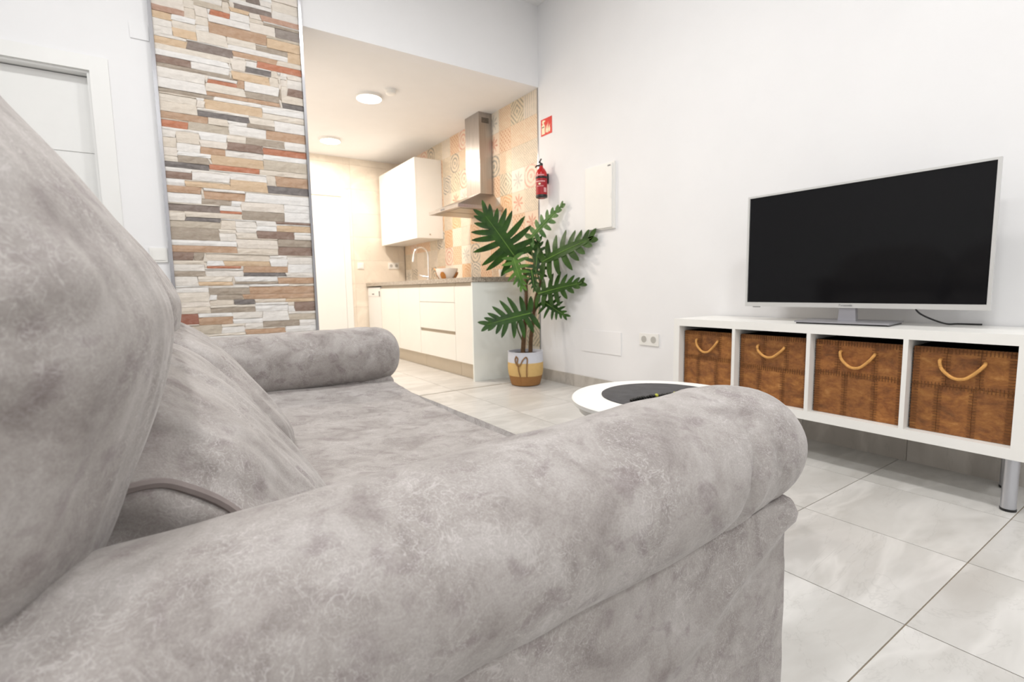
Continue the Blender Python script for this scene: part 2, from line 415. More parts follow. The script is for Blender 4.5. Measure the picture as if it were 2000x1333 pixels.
# skirting boards cut from floor tile
sk = struct(mk('baseboard_right', box(XR - .003, XR, YF, 3.52, 0, 0.096), 'grout'), 'grey tile skirting along the television wall')
y = 3.52
for k in range(14):
    y1 = y - .45
    mk('skirting_tile', box(XR - .011, XR - .003, max(y1, YF) + .001, y - .001, 0.0, 0.098), 'skirting_tile', sk, bevel=.001, seg=1)
    y = y1
    if y < YF: break
struct(mk('baseboard_back', box(-.18, 0.0, YB - .01, YB, 0, .098), 'skirting_tile'), 'short grey skirting beside the door')
struct(mk('baseboard_left', box(XL, XL + .01, YF, YB, 0, .098), 'skirting_tile'), 'grey tile skirting behind the sofa')
struct(mk('trim_1', prism([(XR - .004, 3.517), (XR + .004, 3.517), (XR + .004, 3.531), (XR - .002, 3.531)], 'z', 0, ZK), 'trim_metal'), 'thin white metal edge strip of tiled wall')

# interior door on the left
d1 = mk('door_1', box(-1.14, -1.06, YB - .016, YB, 0, 2.045), 'white_satin', bevel=.003); struct(d1, 'white interior door with grooved leaf in white frame')
mk('door_frame', box(-.262, -.182, YB - .016, YB, 0, 2.045), 'white_satin', d1, bevel=.003)
mk('door_frame', box(-1.06, -.262, YB - .016, YB, 1.972, 2.045), 'white_satin', d1, bevel=.003)
mk('door_jamb', box(-.275, -.262, YB, YB + .12, 0, 1.96), 'white_satin', d1)
mk('door_jamb', box(-1.06, -1.047, YB, YB + .12, 0, 1.96), 'white_satin', d1)
mk('door_jamb', box(-1.06, -.262, YB, YB + .12, 1.96, 1.972), 'white_satin', d1)
lz = [0.01, .40, .79, 1.175, 1.565, 1.957]
for a, b in zip(lz, lz[1:]): mk('door_panel', box(-1.045, -.277, YB + .055, YB + .095, a, b - .004), 'white_satin', d1, bevel=.002, seg=1)
mk('door_core', box(-1.045, -.277, YB + .062, YB + .09, 0.01, 1.957), 'white_satin', d1)
hd = mk('door_handle', tube([(-.96, YB + .055, 1.02), (-.96, YB + .0, 1.02), (-.93, YB - .008, 1.02), (-.84, YB - .008, 1.02)], .009, 10), 'chrome', d1, True)

# kitchen end door
d2 = mk('door_2', box(1.10, 1.18, YK - .016, YK + .006, 0, 2.075), 'white_satin', bevel=.003); struct(d2, 'white flush door at the far end of kitchen')
mk('door_frame', box(1.875, 1.955, YK - .016, YK + .006, 0, 2.075), 'white_satin', d2, bevel=.003)
mk('door_frame', box(1.18, 1.875, YK - .016, YK + .006, 1.995, 2.075), 'white_satin', d2, bevel=.003)
mk('door_leaf', box(1.182, 1.873, YK - .004, YK + .006, 0.008, 1.965), 'white_satin', d2, bevel=.002)
mk('door_gap_shade', box(1.18, 1.875, YK + .001, YK + .006, 1.965, 1.995), 'beige_tile', d2)  # beige strip paints the shadow line in the gap above the leaf
mk('door_handle', tube([(1.24, YK - .004, 1.02), (1.24, YK - .045, 1.02), (1.28, YK - .05, 1.02), (1.36, YK - .05, 1.02)], .009, 10), 'chrome', d2, True)

# stone cladding strip
PAL = {'g': srgb(122, 108, 102), 'gr': srgb(140, 130, 124), 'o': srgb(192, 112, 72), 'r': srgb(150, 78, 52), 'p': srgb(190, 148, 126), 't': srgb(192, 154, 122),
       't2': srgb(168, 154, 138), 'c': srgb(222, 192, 156), 's': srgb(98, 94, 96), 'b': srgb(134, 106, 92), 'l2': srgb(204, 192, 174)}
LIGHT = [srgb(240, 235, 228), srgb(244, 241, 237), srgb(236, 227, 214), srgb(240, 231, 220), srgb(246, 245, 243), srgb(231, 220, 205)]
STONES = [(0.441, 0.635, 2.486, 0.03, 'g'), (0.304, 0.417, 2.422, 0.033, 'o'), (0.048, 0.187, 2.371, 0.031, 'p'), (0.572, 0.795, 2.455, 0.034, 'p'), (0.591, 0.797, 2.423, 0.02, 't2'), (0.647, 0.795, 2.39, 0.058, 'gr'), (0.124, 0.304, 2.314, 0.035, 'o'), (0.298, 0.604, 2.331, 0.058, 't'), (0.603, 0.795, 2.321, 0.05, 'c'), (0.187, 0.416, 2.206, 0.05, 'g'), (0.539, 0.712, 2.279, 0.038, 't2'), (0.711, 0.796, 2.264, 0.071, 'c'), (0.04, 0.196, 2.101, 0.035, 'b'), (0.533, 0.791, 2.183, 0.038, 'o'), (0.474, 0.618, 2.139, 0.03, 's'), (0.392, 0.607, 2.091, 0.049, 'c'), (0.037, 0.387, 2.07, 0.021, 't2'), (0.271, 0.422, 2.032, 0.031, 'o'), (0.698, 0.791, 2.05, 0.048, 'b'), (0.464, 0.646, 1.992, 0.042, 't2'), (0.469, 0.652, 1.963, 0.027, 't'), (0.659, 0.79, 1.966, 0.03, 's'), (0.036, 0.298, 1.935, 0.025, 't2'), (0.249, 0.551, 1.899, 0.052, 'c'), (0.212, 0.479, 1.84, 0.037, 's'), (0.035, 0.262, 1.805, 0.043, 't'), (0.029, 0.153, 1.758, 0.036, 'o'), (0.153, 0.366, 1.761, 0.044, 'l2'), (0.544, 0.716, 1.901, 0.047, 'l2'), (0.467, 0.612, 1.811, 0.035, 't2'), (0.569, 0.787, 1.773, 0.059, 't'), (0.447, 0.66, 1.723, 0.039, 't2'), (0.353, 0.537, 1.675, 0.046, 'b'), (0.537, 0.781, 1.672, 0.043, 'o'), (0.214, 0.337, 1.63, 0.041, 't'), (0.098, 0.252, 1.569, 0.037, 't2'), (0.26, 0.532, 1.588, 0.049, 'c'), (0.028, 0.244, 1.538, 0.027, 's'), (0.244, 0.511, 1.546, 0.03, 'o'), (0.5, 0.57, 2.544, 0.03, 'g'), (0.229, 0.372, 2.45, 0.032, 'l2'), (0.114, 0.233, 2.263, 0.046, 'c'), (0.416, 0.648, 2.215, 0.03, 't'), (0.03, 0.155, 1.478, 0.041, 'b'), (0.6, 0.788, 1.501, 0.062, 't'), (0.546, 0.789, 1.442, 0.045, 's'), (0.205, 0.419, 1.383, 0.047, 't'), (0.119, 0.343, 1.435, 0.027, 'c'), (0.195, 0.344, 1.341, 0.035, 't2'), (0.029, 0.282, 1.299, 0.038, 'g'), (0.284, 0.402, 1.286, 0.014, 'o'), (0.402, 0.637, 1.277, 0.057, 't2'), (0.102, 0.284, 1.232, 0.027, 's'), (0.023, 0.282, 1.205, 0.045, 'l2'), (0.021, 0.275, 1.151, 0.065, 't2'), (0.591, 0.786, 1.237, 0.015, 'b'), (0.593, 0.788, 1.204, 0.038, 'c'), (0.472, 0.695, 1.164, 0.045, 'b'), (0.025, 0.362, 1.064, 0.042, 't'), (0.589, 0.788, 1.064, 0.051, 'b'), (0.021, 0.129, 1.021, 0.042, 'b'), (0.278, 0.537, 0.981, 0.028, 'c'), (0.193, 0.377, 0.959, 0.017, 'o'), (0.38, 0.645, 0.946, 0.041, 't'), (0.385, 0.627, 0.914, 0.021, 's'), (0.021, 0.186, 0.918, 0.031, 't2'), (0.577, 0.782, 0.879, 0.038, 't'), (0.145, 0.32, 0.864, 0.024, 'c'), (0.334, 0.577, 0.865, 0.02, 't2'), (0.229, 0.373, 0.782, 0.032, 't2'), (0.373, 0.789, 0.782, 0.033, 't'), (0.316, 0.432, 0.75, 0.033, 's'), (0.196, 0.435, 0.701, 0.032, 't2'), (0.664, 0.785, 0.71, 0.057, 'b'), (0.047, 0.13, 0.653, 0.059, 'r'), (0.133, 0.311, 0.64, 0.048, 't'), (0.475, 0.695, 0.605, 0.043, 't2'), (0.377, 0.598, 0.563, 0.034, 't'), (0.623, 0.781, 0.638, 0.048, 'l2'), (0.036, 0.244, 0.586, 0.055, 'l2'), (0.61, 0.787, 0.751, 0.022, 'c')]
clad = struct(mk('trim_2', box(0.030, 0.792, YB - .004, YB, 0, ZC), 'beige_tile'), 'vertical strip of multicoloured split-stone cladding on the wall')
rng = random.Random(3)
DU, DZ = 0.0127, 0.0078
NU, NZ = 60, int(ZC / DZ)
grid = [[False] * NU for _ in range(NZ)]
pieces = []
def put(i0, i1, k0, k1, col):
    for k in range(k0, k1):
        for i in range(i0, i1): grid[k][i] = True
    pieces.append((i0, i1, k0, k1, col))
for (u0, u1, zc, th, c) in sorted(STONES, key=lambda s: -(s[1] - s[0]) * s[3]):
    i0 = max(0, round((u0 - .030) / DU)); i1 = min(NU, round((u1 - .030) / DU))
    if i0 <= 1: i0 = 0
    if i1 >= NU - 2: i1 = NU
    k0 = round((zc - th / 2) / DZ); k1 = max(k0 + 2, round((zc + th / 2) / DZ))
    k0, k1 = max(0, k0), min(NZ, k1)
    while k1 > k0 and any(grid[k1 - 1][i] for i in range(i0, i1)): k1 -= 1
    while k0 < k1 and any(grid[k0][i] for i in range(i0, i1)): k0 += 1
    if k1 - k0 >= 2 and not any(grid[k][i] for k in range(k0, k1) for i in range(i0, i1)):
        b = PAL[c]; f = rng.uniform(.94, 1.06); put(i0, i1, k0, k1, tuple(min(1, x * f) for x in b))
for k in range(NZ):
    i = 0
    while i < NU:
        if grid[k][i]: i += 1; continue
        e = i
        while e < NU and not grid[k][e]: e += 1
        run = e - i
        hidden = k * DZ < 0.5 or k * DZ > 2.62
        w = min(run, rng.randint(16, 30) if not hidden else rng.randint(24, 40))
        if run - w < 6: w = run
        h = rng.choice([4, 5, 5, 6, 7, 8]) if not hidden else 8
        kk = k + 1
        while kk < NZ and kk - k < h and not any(grid[kk][q] for q in range(i, i + w)): kk += 1
        if kk < NZ and kk + 2 < NZ and not any(grid[q][t] for q in range(kk, kk + 2) for t in range(i, i + w)) is False and kk - k >= 2:
            pass
        col = rng.choice(LIGHT)
        if rng.random() < (.06 if not hidden else .3): col = PAL[rng.choice(['c', 't2', 'l2', 't'])]
        put(i, i + w, k, kk, col); i += w
def stone(i0, i1, k0, k1, col):
    x0, x1, z0, z1 = .030 + i0 * DU, .030 + i1 * DU, k0 * DZ, k1 * DZ
    x0 += .0006; x1 -= .0006; z0 += .0007; z1 -= .0007
    n = max(2, min(7, int((x1 - x0) / .035))); D = rng.uniform(.006, .013); verts = []; faces = []
    sl, sr = (rng.uniform(-.012, .012) if i0 > 0 else 0), (rng.uniform(-.012, .012) if i1 < NU else 0)
    if z1 - z0 < .02: sl *= .4; sr *= .4
    rows = 3
    for r in range(rows):
        t = r / (rows - 1)
        for q in range(n + 1):
            s = q / n
            x = x0 + (x1 - x0) * s + (t - .5) * (sl * (1 - s) + sr * s) * (1 if 0 <= q <= n else 0)
            x = min(max(x, .0305), .7915)
            z = z0 + (z1 - z0) * t
            d = D + rng.uniform(-.0025, .0025) - (.002 if r != 1 else 0) - (.001 if q in (0, n) else 0)
            verts.append((x, YB - .004 - max(.002, d), z + (rng.uniform(-.0012, .0012) if r == 1 else 0)))
    W = n + 1
    for r in range(rows - 1):
        for q in range(n): faces.append((r * W + q, r * W + q + 1, (r + 1) * W + q + 1, (r + 1) * W + q))
    ring = [q for q in range(W)] + [W - 1 + W * r for r in range(1, rows)] + [(rows - 1) * W + q for q in range(W - 2, -1, -1)] + [W * r for r in range(rows - 2, 0, -1)]
    base = len(verts)
    for v in ring: verts.append((verts[v][0], YB - .003, verts[v][2]))
    m_ = len(ring)
    for a in range(m_): faces.append((ring[a], base + a, base + (a + 1) % m_, ring[(a + 1) % m_]))
    o = link_mesh('stone', verts, faces, 'cladding_stone', clad)
    o.color = (*col, 1)
for p in pieces: stone(*p)
struct(mk('trim_3', box(0.012, 0.030, YB - .026, YB, 0, ZC), 'trim_metal', bevel=.002), 'polished metal corner strip left of the stone')
struct(mk('trim_4', box(0.792, 0.808, YB - .026, YB + .02, 0, ZC), 'trim_metal', bevel=.002), 'polished metal corner strip right of the stone')

# ================================================================== lamps
def ceiling_lamp(x, y, z, r, name, label, mat, watts, col, group):
    t = thing(name, label, 'lamp', (x, y, z - .03), group)
    mk('lamp_housing', lathe([(r * .7, z), (r, z), (r, z - .022), (r * .93, z - .024)], x, y, 40), 'white_plastic', t, True)
    mk('diffuser', lathe([(r * .925, z - .020), (r * .925, z - .026), (r * .6, z - .029), (.003, z - .030)], x, y, 40), mat, t, True)
    ld = bpy.data.lights.new('lamp_light', 'AREA'); ld.shape = 'DISK'; ld.size = r * 1.8; ld.energy = watts; ld.color = col
    lo = bpy.data.objects.new('lamp_light', ld); C.objects.link(lo); lo.parent = t; lo.location = (0, 0, -.004)
for i, (x, y) in enumerate(KITCHEN_LAMPS):
    ceiling_lamp(x, y, ZK, .11, 'ceiling_lamp', ['round lit ceiling lamp nearer the living room beside smoke detector', 'round lit ceiling lamp deeper in the kitchen near end door'][i], 'lamp_warm', KITCHEN_WATTS, KITCHEN_COL, 'kitchen ceiling lamps')
for i, (x, y) in enumerate(ROOM_LAMPS):
    ceiling_lamp(x, y, ZC, .15, 'ceiling_lamp', 'round white lamp on the high living room ceiling, ' + ['over the far sofa arm', 'over the floor beside kitchen opening', 'over the near sofa arm', 'over the floor before the television', 'behind the camera near left wall', 'behind the camera near television wall'][i], 'lamp_cool', ROOM_WATTS, ROOM_COL, 'living room ceiling lamps')
t = thing('smoke_detector', 'small white smoke detector on the kitchen ceiling', 'smoke detector', (1.66, 4.20, ZK - .04))
mk('base_plate', lathe([(.05, ZK), (.05, ZK - .012)], 1.66, 4.20), 'white_plastic', t, True)
mk('cover', lathe([(.045, ZK - .012), (.042, ZK - .034), (.03, ZK - .04), (.004, ZK - .041)], 1.66, 4.20), 'white_plastic', t, True)

# ================================================================== kitchen
KX = 2.152
def unit(name, label, y0, y1, cat='cabinet'):
    t = thing(name, label, cat, ((KX + XR) / 2, (y0 + y1) / 2, 0))
    return t
t = unit('dishwasher', 'white dishwasher under the granite worktop by the kitchen end wall', 6.05, 6.53, 'dishwasher')
mk('body', box(KX + .02, 2.685, 6.055, 6.53, .10, .85), 'white_satin', t)
dd = mk('door', box(KX, KX + .02, 6.057, 6.525, .12, .845), 'white_satin', t, bevel=.004)
mk('control_panel', box(KX - .003, KX + .0, 6.06, 6.522, .735, .842), 'white_satin', dd, bevel=.002)
mk('display', box(KX - .005, KX - .002, 6.075, 6.10, .735, .80), 'black_plastic', dd)
mk('logo_mark', box(KX - .0045, KX - .0025, 6.28, 6.36, .755, .77), 'grey_mark', dd)
mk('plinth', box(KX + .05, KX + .065, 6.055, 6.53, 0, .10), 'plinth_metal', t)
def base_unit(label, y0, y1, fronts):
    t = unit('base_cabinet', label, y0, y1)
    mk('body', box(KX + .02, 2.685, y0 + .002, y1 - .002, .14, .84), 'white_lacquer', t)
    mk('grip_channel', box(KX + .012, KX + .02, y0 + .002, y1 - .002, .818, .862), 'channel', t)
    mk('plinth', box(KX + .052, KX + .066, y0 + .001, y1 - .001, 0.0, .14), 'plinth_metal', t)
    for (nm, a, b, c, d) in fronts: mk(nm, box(KX, KX + .019, a, b, c, d), 'cream_gloss', t, bevel=.0015, seg=1)
    return t
base_unit('cream glossy two-door sink cabinet beside the dishwasher', 4.888, 6.048, [('door', 5.470, 6.046, .145, .832), ('door', 4.890, 5.466, .145, .832)])
t = base_unit('cream glossy drawer cabinet with recessed grip slot', 4.108, 4.886, [('drawer_front', 4.110, 4.884, .145, .385), ('drawer_front', 4.110, 4.884, .416, .681), ('drawer_front', 4.110, 4.884, .685, .832)])
mk('grip_channel', box(KX + .010, KX + .02, 4.110, 4.884, .380, .420), 'channel', t)
base_unit('narrow cream glossy cabinet next to the white end panel', 3.782, 4.106, [('door', 3.784, 4.104, .145, .832)])
o = mk('end_panel', box(KX - .008, 2.688, 3.760, 3.780, 0.0, .862), 'panel_gloss', bevel=.001, seg=1); tag(o, 'glossy white end panel closing the kitchen units beside the plant', 'panel')
o = mk('worktop', box(KX - .014, 2.688, 3.752, 6.545, .864, .906), 'granite', bevel=.003); tag(o, 'speckled granite worktop along the patchwork wall', 'worktop')
t = thing('wall_cabinet', 'white wall cabinet hanging over the kitchen sink', 'cabinet', (2.52, 5.93, 1.395))
mk('body', box(2.378, 2.688, 5.36, 6.50, 1.395, 2.28), 'white_lacquer', t, bevel=.0015, seg=1)
mk('door', box(2.358, 2.377, 5.362, 5.928, 1.392, 2.28), 'white_lacquer', t, bevel=.0015, seg=1)
mk('door', box(2.358, 2.377, 5.932, 6.498, 1.392, 2.28), 'white_lacquer', t, bevel=.0015, seg=1)
mk('hanger_screw', lathe([(.008, 1.43), (.008, 1.445)], 2.52, 5.357, 10), 'channel', t)
t = thing('cooker_hood', 'stainless steel chimney hood on the patchwork tile wall', 'cooker hood', (2.50, 4.39, 1.535))
bm = box(2.545, 2.688, 4.257, 4.525, 1.72, ZK - .001); ch = mk('chimney', bm, 'brushed_steel', t, bevel=.002)
for k in range(5): mk('vent_slot', box(2.575, 2.655, 4.2555, 4.258, 2.385 + .010 * k, 2.390 + .010 * k), 'black_void', ch)
bm = bmesh.new()
lo = [bm.verts.new(p) for p in ((2.21, 4.09, 1.575), (2.688, 4.09, 1.575), (2.688, 4.69, 1.575), (2.21, 4.69, 1.575))]
hi = [bm.verts.new(p) for p in ((2.535, 4.25, 1.72), (2.688, 4.25, 1.72), (2.688, 4.532, 1.72), (2.535, 4.532, 1.72))]
bm.faces.new(lo[::-1]); bm.faces.new(hi)
for i in range(4): bm.faces.new((lo[i], lo[(i + 1) % 4], hi[(i + 1) % 4], hi[i]))
mk('canopy', bm, 'brushed_steel', t)
rim = mk('rim', box(2.205, 2.688, 4.085, 4.695, 1.545, 1.575), 'brushed_steel', t, bevel=.002)
mk('grease_filter', box(2.25, 2.64, 4.13, 4.38, 1.541, 1.5455), 'channel', rim); mk('grease_filter', box(2.25, 2.64, 4.40, 4.65, 1.541, 1.5455), 'channel', rim)
for k in range(3): mk('button', box(2.2025, 2.2055, 4.36 + .03 * k, 4.375 + .03 * k, 1.553, 1.567), 'grey_mark', rim)
t = thing('kitchen_tap', 'tall curved chrome tap at the kitchen sink', 'tap', (2.56, 5.52, .906))
mk('base_ring', lathe([(.027, .906), (.027, .935), (.018, .945)], 2.56, 5.52, 20), 'chrome', t, True)
pts = [(2.56, 5.52, .93), (2.56, 5.52, 1.19)] + [(2.47 + .09 * math.cos(a), 5.52, 1.21 + .09 * math.sin(a)) for a in [PI * k / 10 for k in range(0, 11)]] + [(2.375, 5.52, 1.17)]
mk('spout', tube(pts, .0115, 12), 'chrome', t, True)
mk('nozzle', tube([(2.378, 5.52, 1.19), (2.370, 5.52, 1.13)], .017, 12), 'chrome', t, True)
mk('lever', tube([(2.56, 5.52, .955), (2.50, 5.56, .965), (2.465, 5.58, .985)], [.016, .012, .008], 10), 'chrome', t, True)
t = thing('bowl', 'white bowl with wooden patches standing on the granite worktop', 'bowl', (2.42, 4.77, .907))
bx, by = 2.42, 4.77
mk('bowl_body', lathe([(.06, .907), (.085, .925), (.105, .96), (.115, 1.01), (.117, 1.022), (.112, 1.022), (.10, .965), (.07, .925), (.005, .918)], bx, by, 40), 'bowl_white', t, True)
for ang, mt in ((-2.45, 'bowl_wood'), (-0.95, 'bowl_wood'), (-.62, 'bowl_dark'), (1.0, 'bowl_wood'), (2.3, 'bowl_wood')):
    bm = bmesh.new(); rows = []
    for (r, z, w) in ((.068, .908, .22), (.090, .925, .30), (.110, .96, .26), (.1175, .985, .10)):
        rows.append([bm.verts.new((bx + (r + .004) * math.cos(ang + w * s), by + (r + .004) * math.sin(ang + w * s), z)) for s in (-1, -.5, 0, .5, 1)])
    for A, B in zip(rows, rows[1:]):
        for k in range(4): bm.faces.new((A[k], A[k + 1], B[k + 1], B[k]))
    mk('wooden_patch', bm, mt, t, True)
o = mk('spoon', tube([(2.40, 4.83, .935), (2.38, 5.0, 1.035)], [.009, .005], 8), 'bowl_wood', None, True); tag(o, 'thin wooden spoon handle sticking out of the white bowl', 'spoon')
t = thing('cup', 'small white cup at the near end of the worktop', 'cup', (2.50, 3.83, .907))
mk('cup_body', lathe([(.026, .907), (.031, .915), (.034, .975), (.031, .975), (.028, .918), (.003, .914)], 2.50, 3.83, 24), 'bowl_white', t, True)
mk('cup_handle', tube([(2.50 + .032, 3.83 - .002, .96), (2.552, 3.828, .955), (2.552, 3.828, .93), (2.531, 3.83, .925)], .004, 8), 'bowl_white', t, True)
o = mk('drinking_glass', lathe([(.026, .907), (.031, .985), (.029, .985), (.024, .914), (.003, .913)], 2.50, 3.95, 24), 'clear_glass', None, True); tag(o, 'small clear glass beside the white cup on worktop', 'glass')

def socket_plate(name, label, cat, axis, a0, a1, z0, z1, pl, holes):
    # axis 'x': plate on a wall facing -X ; axis 'y': plate on a wall facing -Y
    def bb(p0, p1, q0, q1, d0, d1): return box(pl - d1, pl - d0, p0, p1, q0, q1) if axis == 'x' else box(p0, p1, pl - d1, pl - d0, q0, q1)
    t = thing(name, label, cat, ((pl - .001, (a0 + a1) / 2, z0) if axis == 'x' else ((a0 + a1) / 2, pl - .001, z0)))
    mk('plate', bb(a0, a1, z0, z1, 0.0, .009), 'white_plastic', t, bevel=.003)
    n = max(1, holes); w = (a1 - a0) / n
    for k in range(n):
        c = a0 + w * (k + .5); zc = (z0 + z1) / 2
        if holes:
            s = .8 * min(w, z1 - z0) / 2
            pts = [(c + s * math.cos(2 * PI * q / 24), zc + s * math.sin(2 * PI * q / 24)) for q in range(24)]
            i_ = mk('socket_face', prism(pts, axis, pl - .0105, pl - .0085), 'white_plastic', t)
            s *= .72; pts = [(c + s * math.cos(2 * PI * q / 20), zc + s * math.sin(2 * PI * q / 20)) for q in range(20)]
            mk('socket_well', prism(pts, axis, pl - .0112, pl - .0104), 'socket_hole', t)
        else:
            mk('rocker', bb(a0 + .012, a1 - .012, z0 + .012, z1 - .012, .009, .013), 'white_plastic', t, bevel=.002)
    return t
socket_plate('wall_socket', 'white double wall socket on white wall left of TV bench', 'socket', 'x', 2.215, 2.378, .398, .479, XR, 2)
socket_plate('wall_socket', 'white double socket on beige kitchen end wall above worktop', 'socket', 'y', 2.452, 2.600, 1.095, 1.178, YK, 2)
socket_plate('light_switch', 'white light switch beside the kitchen end door', 'switch', 'y', 2.035, 2.118, 1.092, 1.174, YK, 0)
socket_plate('light_switch', 'white light switch left of the stone strip', 'switch', 'y', -.076, .006, .985, 1.066, YB, 0)
o = mk('junction_cover', box(-.075, .008, YB - .006, YB, 2.185, 2.262), 'wall_paint', bevel=.002); tag(o, 'small painted square cover high beside the stone strip', 'cover plate')
o = mk('cover_plate', box(XR - .005, XR, 2.556, 2.970, .30, .47), 'wall_paint', bevel=.0015); tag(o, 'blank painted cover plate low on the white wall', 'cover plate')
t = thing('fuse_box', 'white flat fuse box mounted on the white wall', 'fuse box', (XR - .02, 2.768, 1.225))
mk('frame', box(XR - .016, XR, 2.615, 2.920, 1.222, 1.692), 'white_plastic', t, bevel=.003)
fd = mk('door', box(XR - .026, XR - .016, 2.632, 2.902, 1.232, 1.682), 'white_plastic', t, bevel=.006)
mk('logo_mark', box(XR - .0275, XR - .0255, 2.645, 2.672, 1.662, 1.671), 'grey_mark', fd); mk('latch', box(XR - .029, XR - .0255, 2.640, 2.648, 1.44, 1.47), 'white_plastic', fd)
# fire sign
t = thing('fire_sign', 'red square fire extinguisher sign above the extinguisher', 'sign', (XR - .001, 3.4055, 2.07))
mk('plate', box(XR - .003, XR - .0002, 3.333, 3.478, 2.070, 2.204), 'sign_red', t)
def flat(name, pts, mat, par, x=XR - .003): return mk(name, prism(pts, 'x', x - .0008, x), mat, par)
flat('extinguisher_mark', [(3.466, 2.082), (3.425, 2.082), (3.425, 2.150), (3.432, 2.160), (3.459, 2.160), (3.466, 2.150)], 'sign_cream', t)
flat('extinguisher_mark', [(3.455, 2.162), (3.436, 2.162), (3.436, 2.176), (3.420, 2.180), (3.420, 2.190), (3.452, 2.194), (3.462, 2.184)], 'sign_cream', t)
flat('extinguisher_band', [(3.462, 2.135), (3.434, 2.135), (3.434, 2.142), (3.462, 2.142)], 'black_plastic', t, XR - .0038)
for (yy, z0, h) in ((3.405, 2.088, .065), (3.385, 2.084, .085), (3.363, 2.088, .060)):
    flat('flame_mark', [(yy + .008, z0), (yy - .006, z0), (yy - .010, z0 + h * .35), (yy - .004, z0 + h * .6), (yy - .006, z0 + h), (yy + .004, z0 + h * .7), (yy + .010, z0 + h * .35)], 'sign_cream', t)
# extinguisher
ex, ey = 2.618, 3.39
t = thing('fire_extinguisher', 'small red fire extinguisher hanging on the white wall edge', 'fire extinguisher', (ex, ey, 1.545))
cyl = mk('cylinder', lathe([(.030, 1.545), (.044, 1.550), (.047, 1.565), (.047, 1.730), (.044, 1.752), (.030, 1.778), (.016, 1.792), (.014, 1.806)], ex, ey, 32), 'red_paint', t, True)
mk('base_ring', lathe([(.031, 1.543), (.0475, 1.549), (.0485, 1.566), (.0475, 1.572)], ex, ey, 32, cap=False), 'black_plastic', t, True)
mk('bracket_band', lathe([(.0485, 1.700), (.0495, 1.702), (.0495, 1.716), (.0485, 1.718)], ex, ey, 32, cap=False), 'black_plastic', t, True)
mk('bracket', box(ex + .045, XR, ey - .006, ey + .014, 1.67, 1.75), 'black_plastic', t)
def curved(name, a0, a1, z0, z1, mat, par, r=.0478):
    bm = bmesh.new(); n = 8; A = []; B = []
    for k in range(n + 1):
        a = a0 + (a1 - a0) * k / n; A.append(bm.verts.new((ex + r * math.cos(a), ey + r * math.sin(a), z0))); B.append(bm.verts.new((ex + r * math.cos(a), ey + r * math.sin(a), z1)))
    for k in range(n): bm.faces.new((A[k], A[k + 1], B[k + 1], B[k]))
    return mk(name, bm, mat, par, True)
lab = curved('paper_label', PI * .75, PI * 1.75, 1.578, 1.695, 'red_label', t)
curved('bar_code', PI * 1.42, PI * 1.60, 1.588, 1.625, 'pale_print', lab, .0482); curved('print_line', PI * .9, PI * 1.5, 1.672, 1.680, 'pale_print', lab, .0482)
curved('print_line', PI * 1.02, PI * 1.4, 1.635, 1.640, 'pale_print', lab, .0482); curved('print_mark', PI * 1.12, PI * 1.24, 1.648, 1.662, 'sign_cream', lab, .0482); curved('print_line', PI * .95, PI * 1.45, 1.722, 1.730, 'pale_print', lab, .0482)
mk('valve', lathe([(.014, 1.800), (.014, 1.822), (.009, 1.828)], ex, ey, 16), 'black_plastic', t, True)
mk('lever', tube([(ex + .010, ey, 1.822), (ex - .015, ey + .005, 1.835), (ex - .005, ey - .008, 1.862)], [.008, .008, .006], 8), 'black_plastic', t, True)
mk('grip', tube([(ex, ey, 1.812), (ex - .03, ey + .025, 1.808), (ex - .036, ey + .035, 1.795)], [.008, .007, .005], 8), 'black_plastic', t, True)

# ================================================================== potted plant in a woven basket
px_, py_ = 2.42, 3.38
t = thing('plant_basket', 'woven basket in white, straw and brown bands holding the plant', 'basket', (px_, py_, 0))
def bprof(z): return .120 + .024 * min(1, z / .12) + .004 * math.sin(PI * z / .285)
mk('brown_band', lathe([(.110, 0.001), (.121, .008)] + [(bprof(z), z) for z in (.03, .055, .085)], px_, py_, 40), 'basket_brown', t, True)
mk('straw_band', lathe([(bprof(z), z) for z in (.085, .11, .14, .17, .195)], px_, py_, 40, cap=False), 'basket_straw', t, True)
mk('white_band', lathe([(bprof(z), z) for z in (.195, .22, .25, .275)] + [(.148, .283), (.140, .283), (.138, .24)], px_, py_, 40, cap=False), 'basket_white', t, True)
mk('soil', lathe([(.14, .245), (.139, .258), (.06, .266), (.004, .268)], px_, py_, 32), 'soil', t, True)
# rope handle hanging on the side that faces the room
def on_basket(a, z, off=.006): return (px_ + (bprof(z) + off) * math.cos(a), py_ + (bprof(z) + off) * math.sin(a), z)
A0 = math.atan2(-.80, -.55) - .02
def rope(points, r=.0055): return mk('rope_handle', tube(spline([on_basket(A0 + da, z) for da, z in points], 5), r, 8), 'rope_brown', t, True)
rope([(-.50, .255), (-.58, .23), (-.52, .195), (-.40, .175), (-.28, .185), (-.14, .225), (.02, .248), (.10, .23), (.08, .19), (.06, .13), (.07, .088)])
rope([(-.52, .25), (-.42, .235), (-.46, .20), (-.40, .17), (-.36, .13), (-.30, .088)])
pl = thing('philodendron', 'tall split-leaf green plant with two trunks in the basket', 'plant', (px_, py_, .26))
mk('trunk', tube(spline([(2.392, 3.377, .255), (2.408, 3.382, .394), (2.431, 3.388, .563), (2.45, 3.396, .732), (2.458, 3.41, .88), (2.45, 3.431, 1.0)], 4), [.020 - .0005 * k for k in range(21)], 10), 'trunk', pl, True)
mk('trunk', tube(spline([(2.462, 3.366, .255), (2.475, 3.373, .39), (2.505, 3.374, .56), (2.53, 3.376, .709), (2.563, 3.367, .815), (2.587, 3.361, .9)], 4), [.019 - .0005 * k for k in range(21)], 10), 'trunk', pl, True)
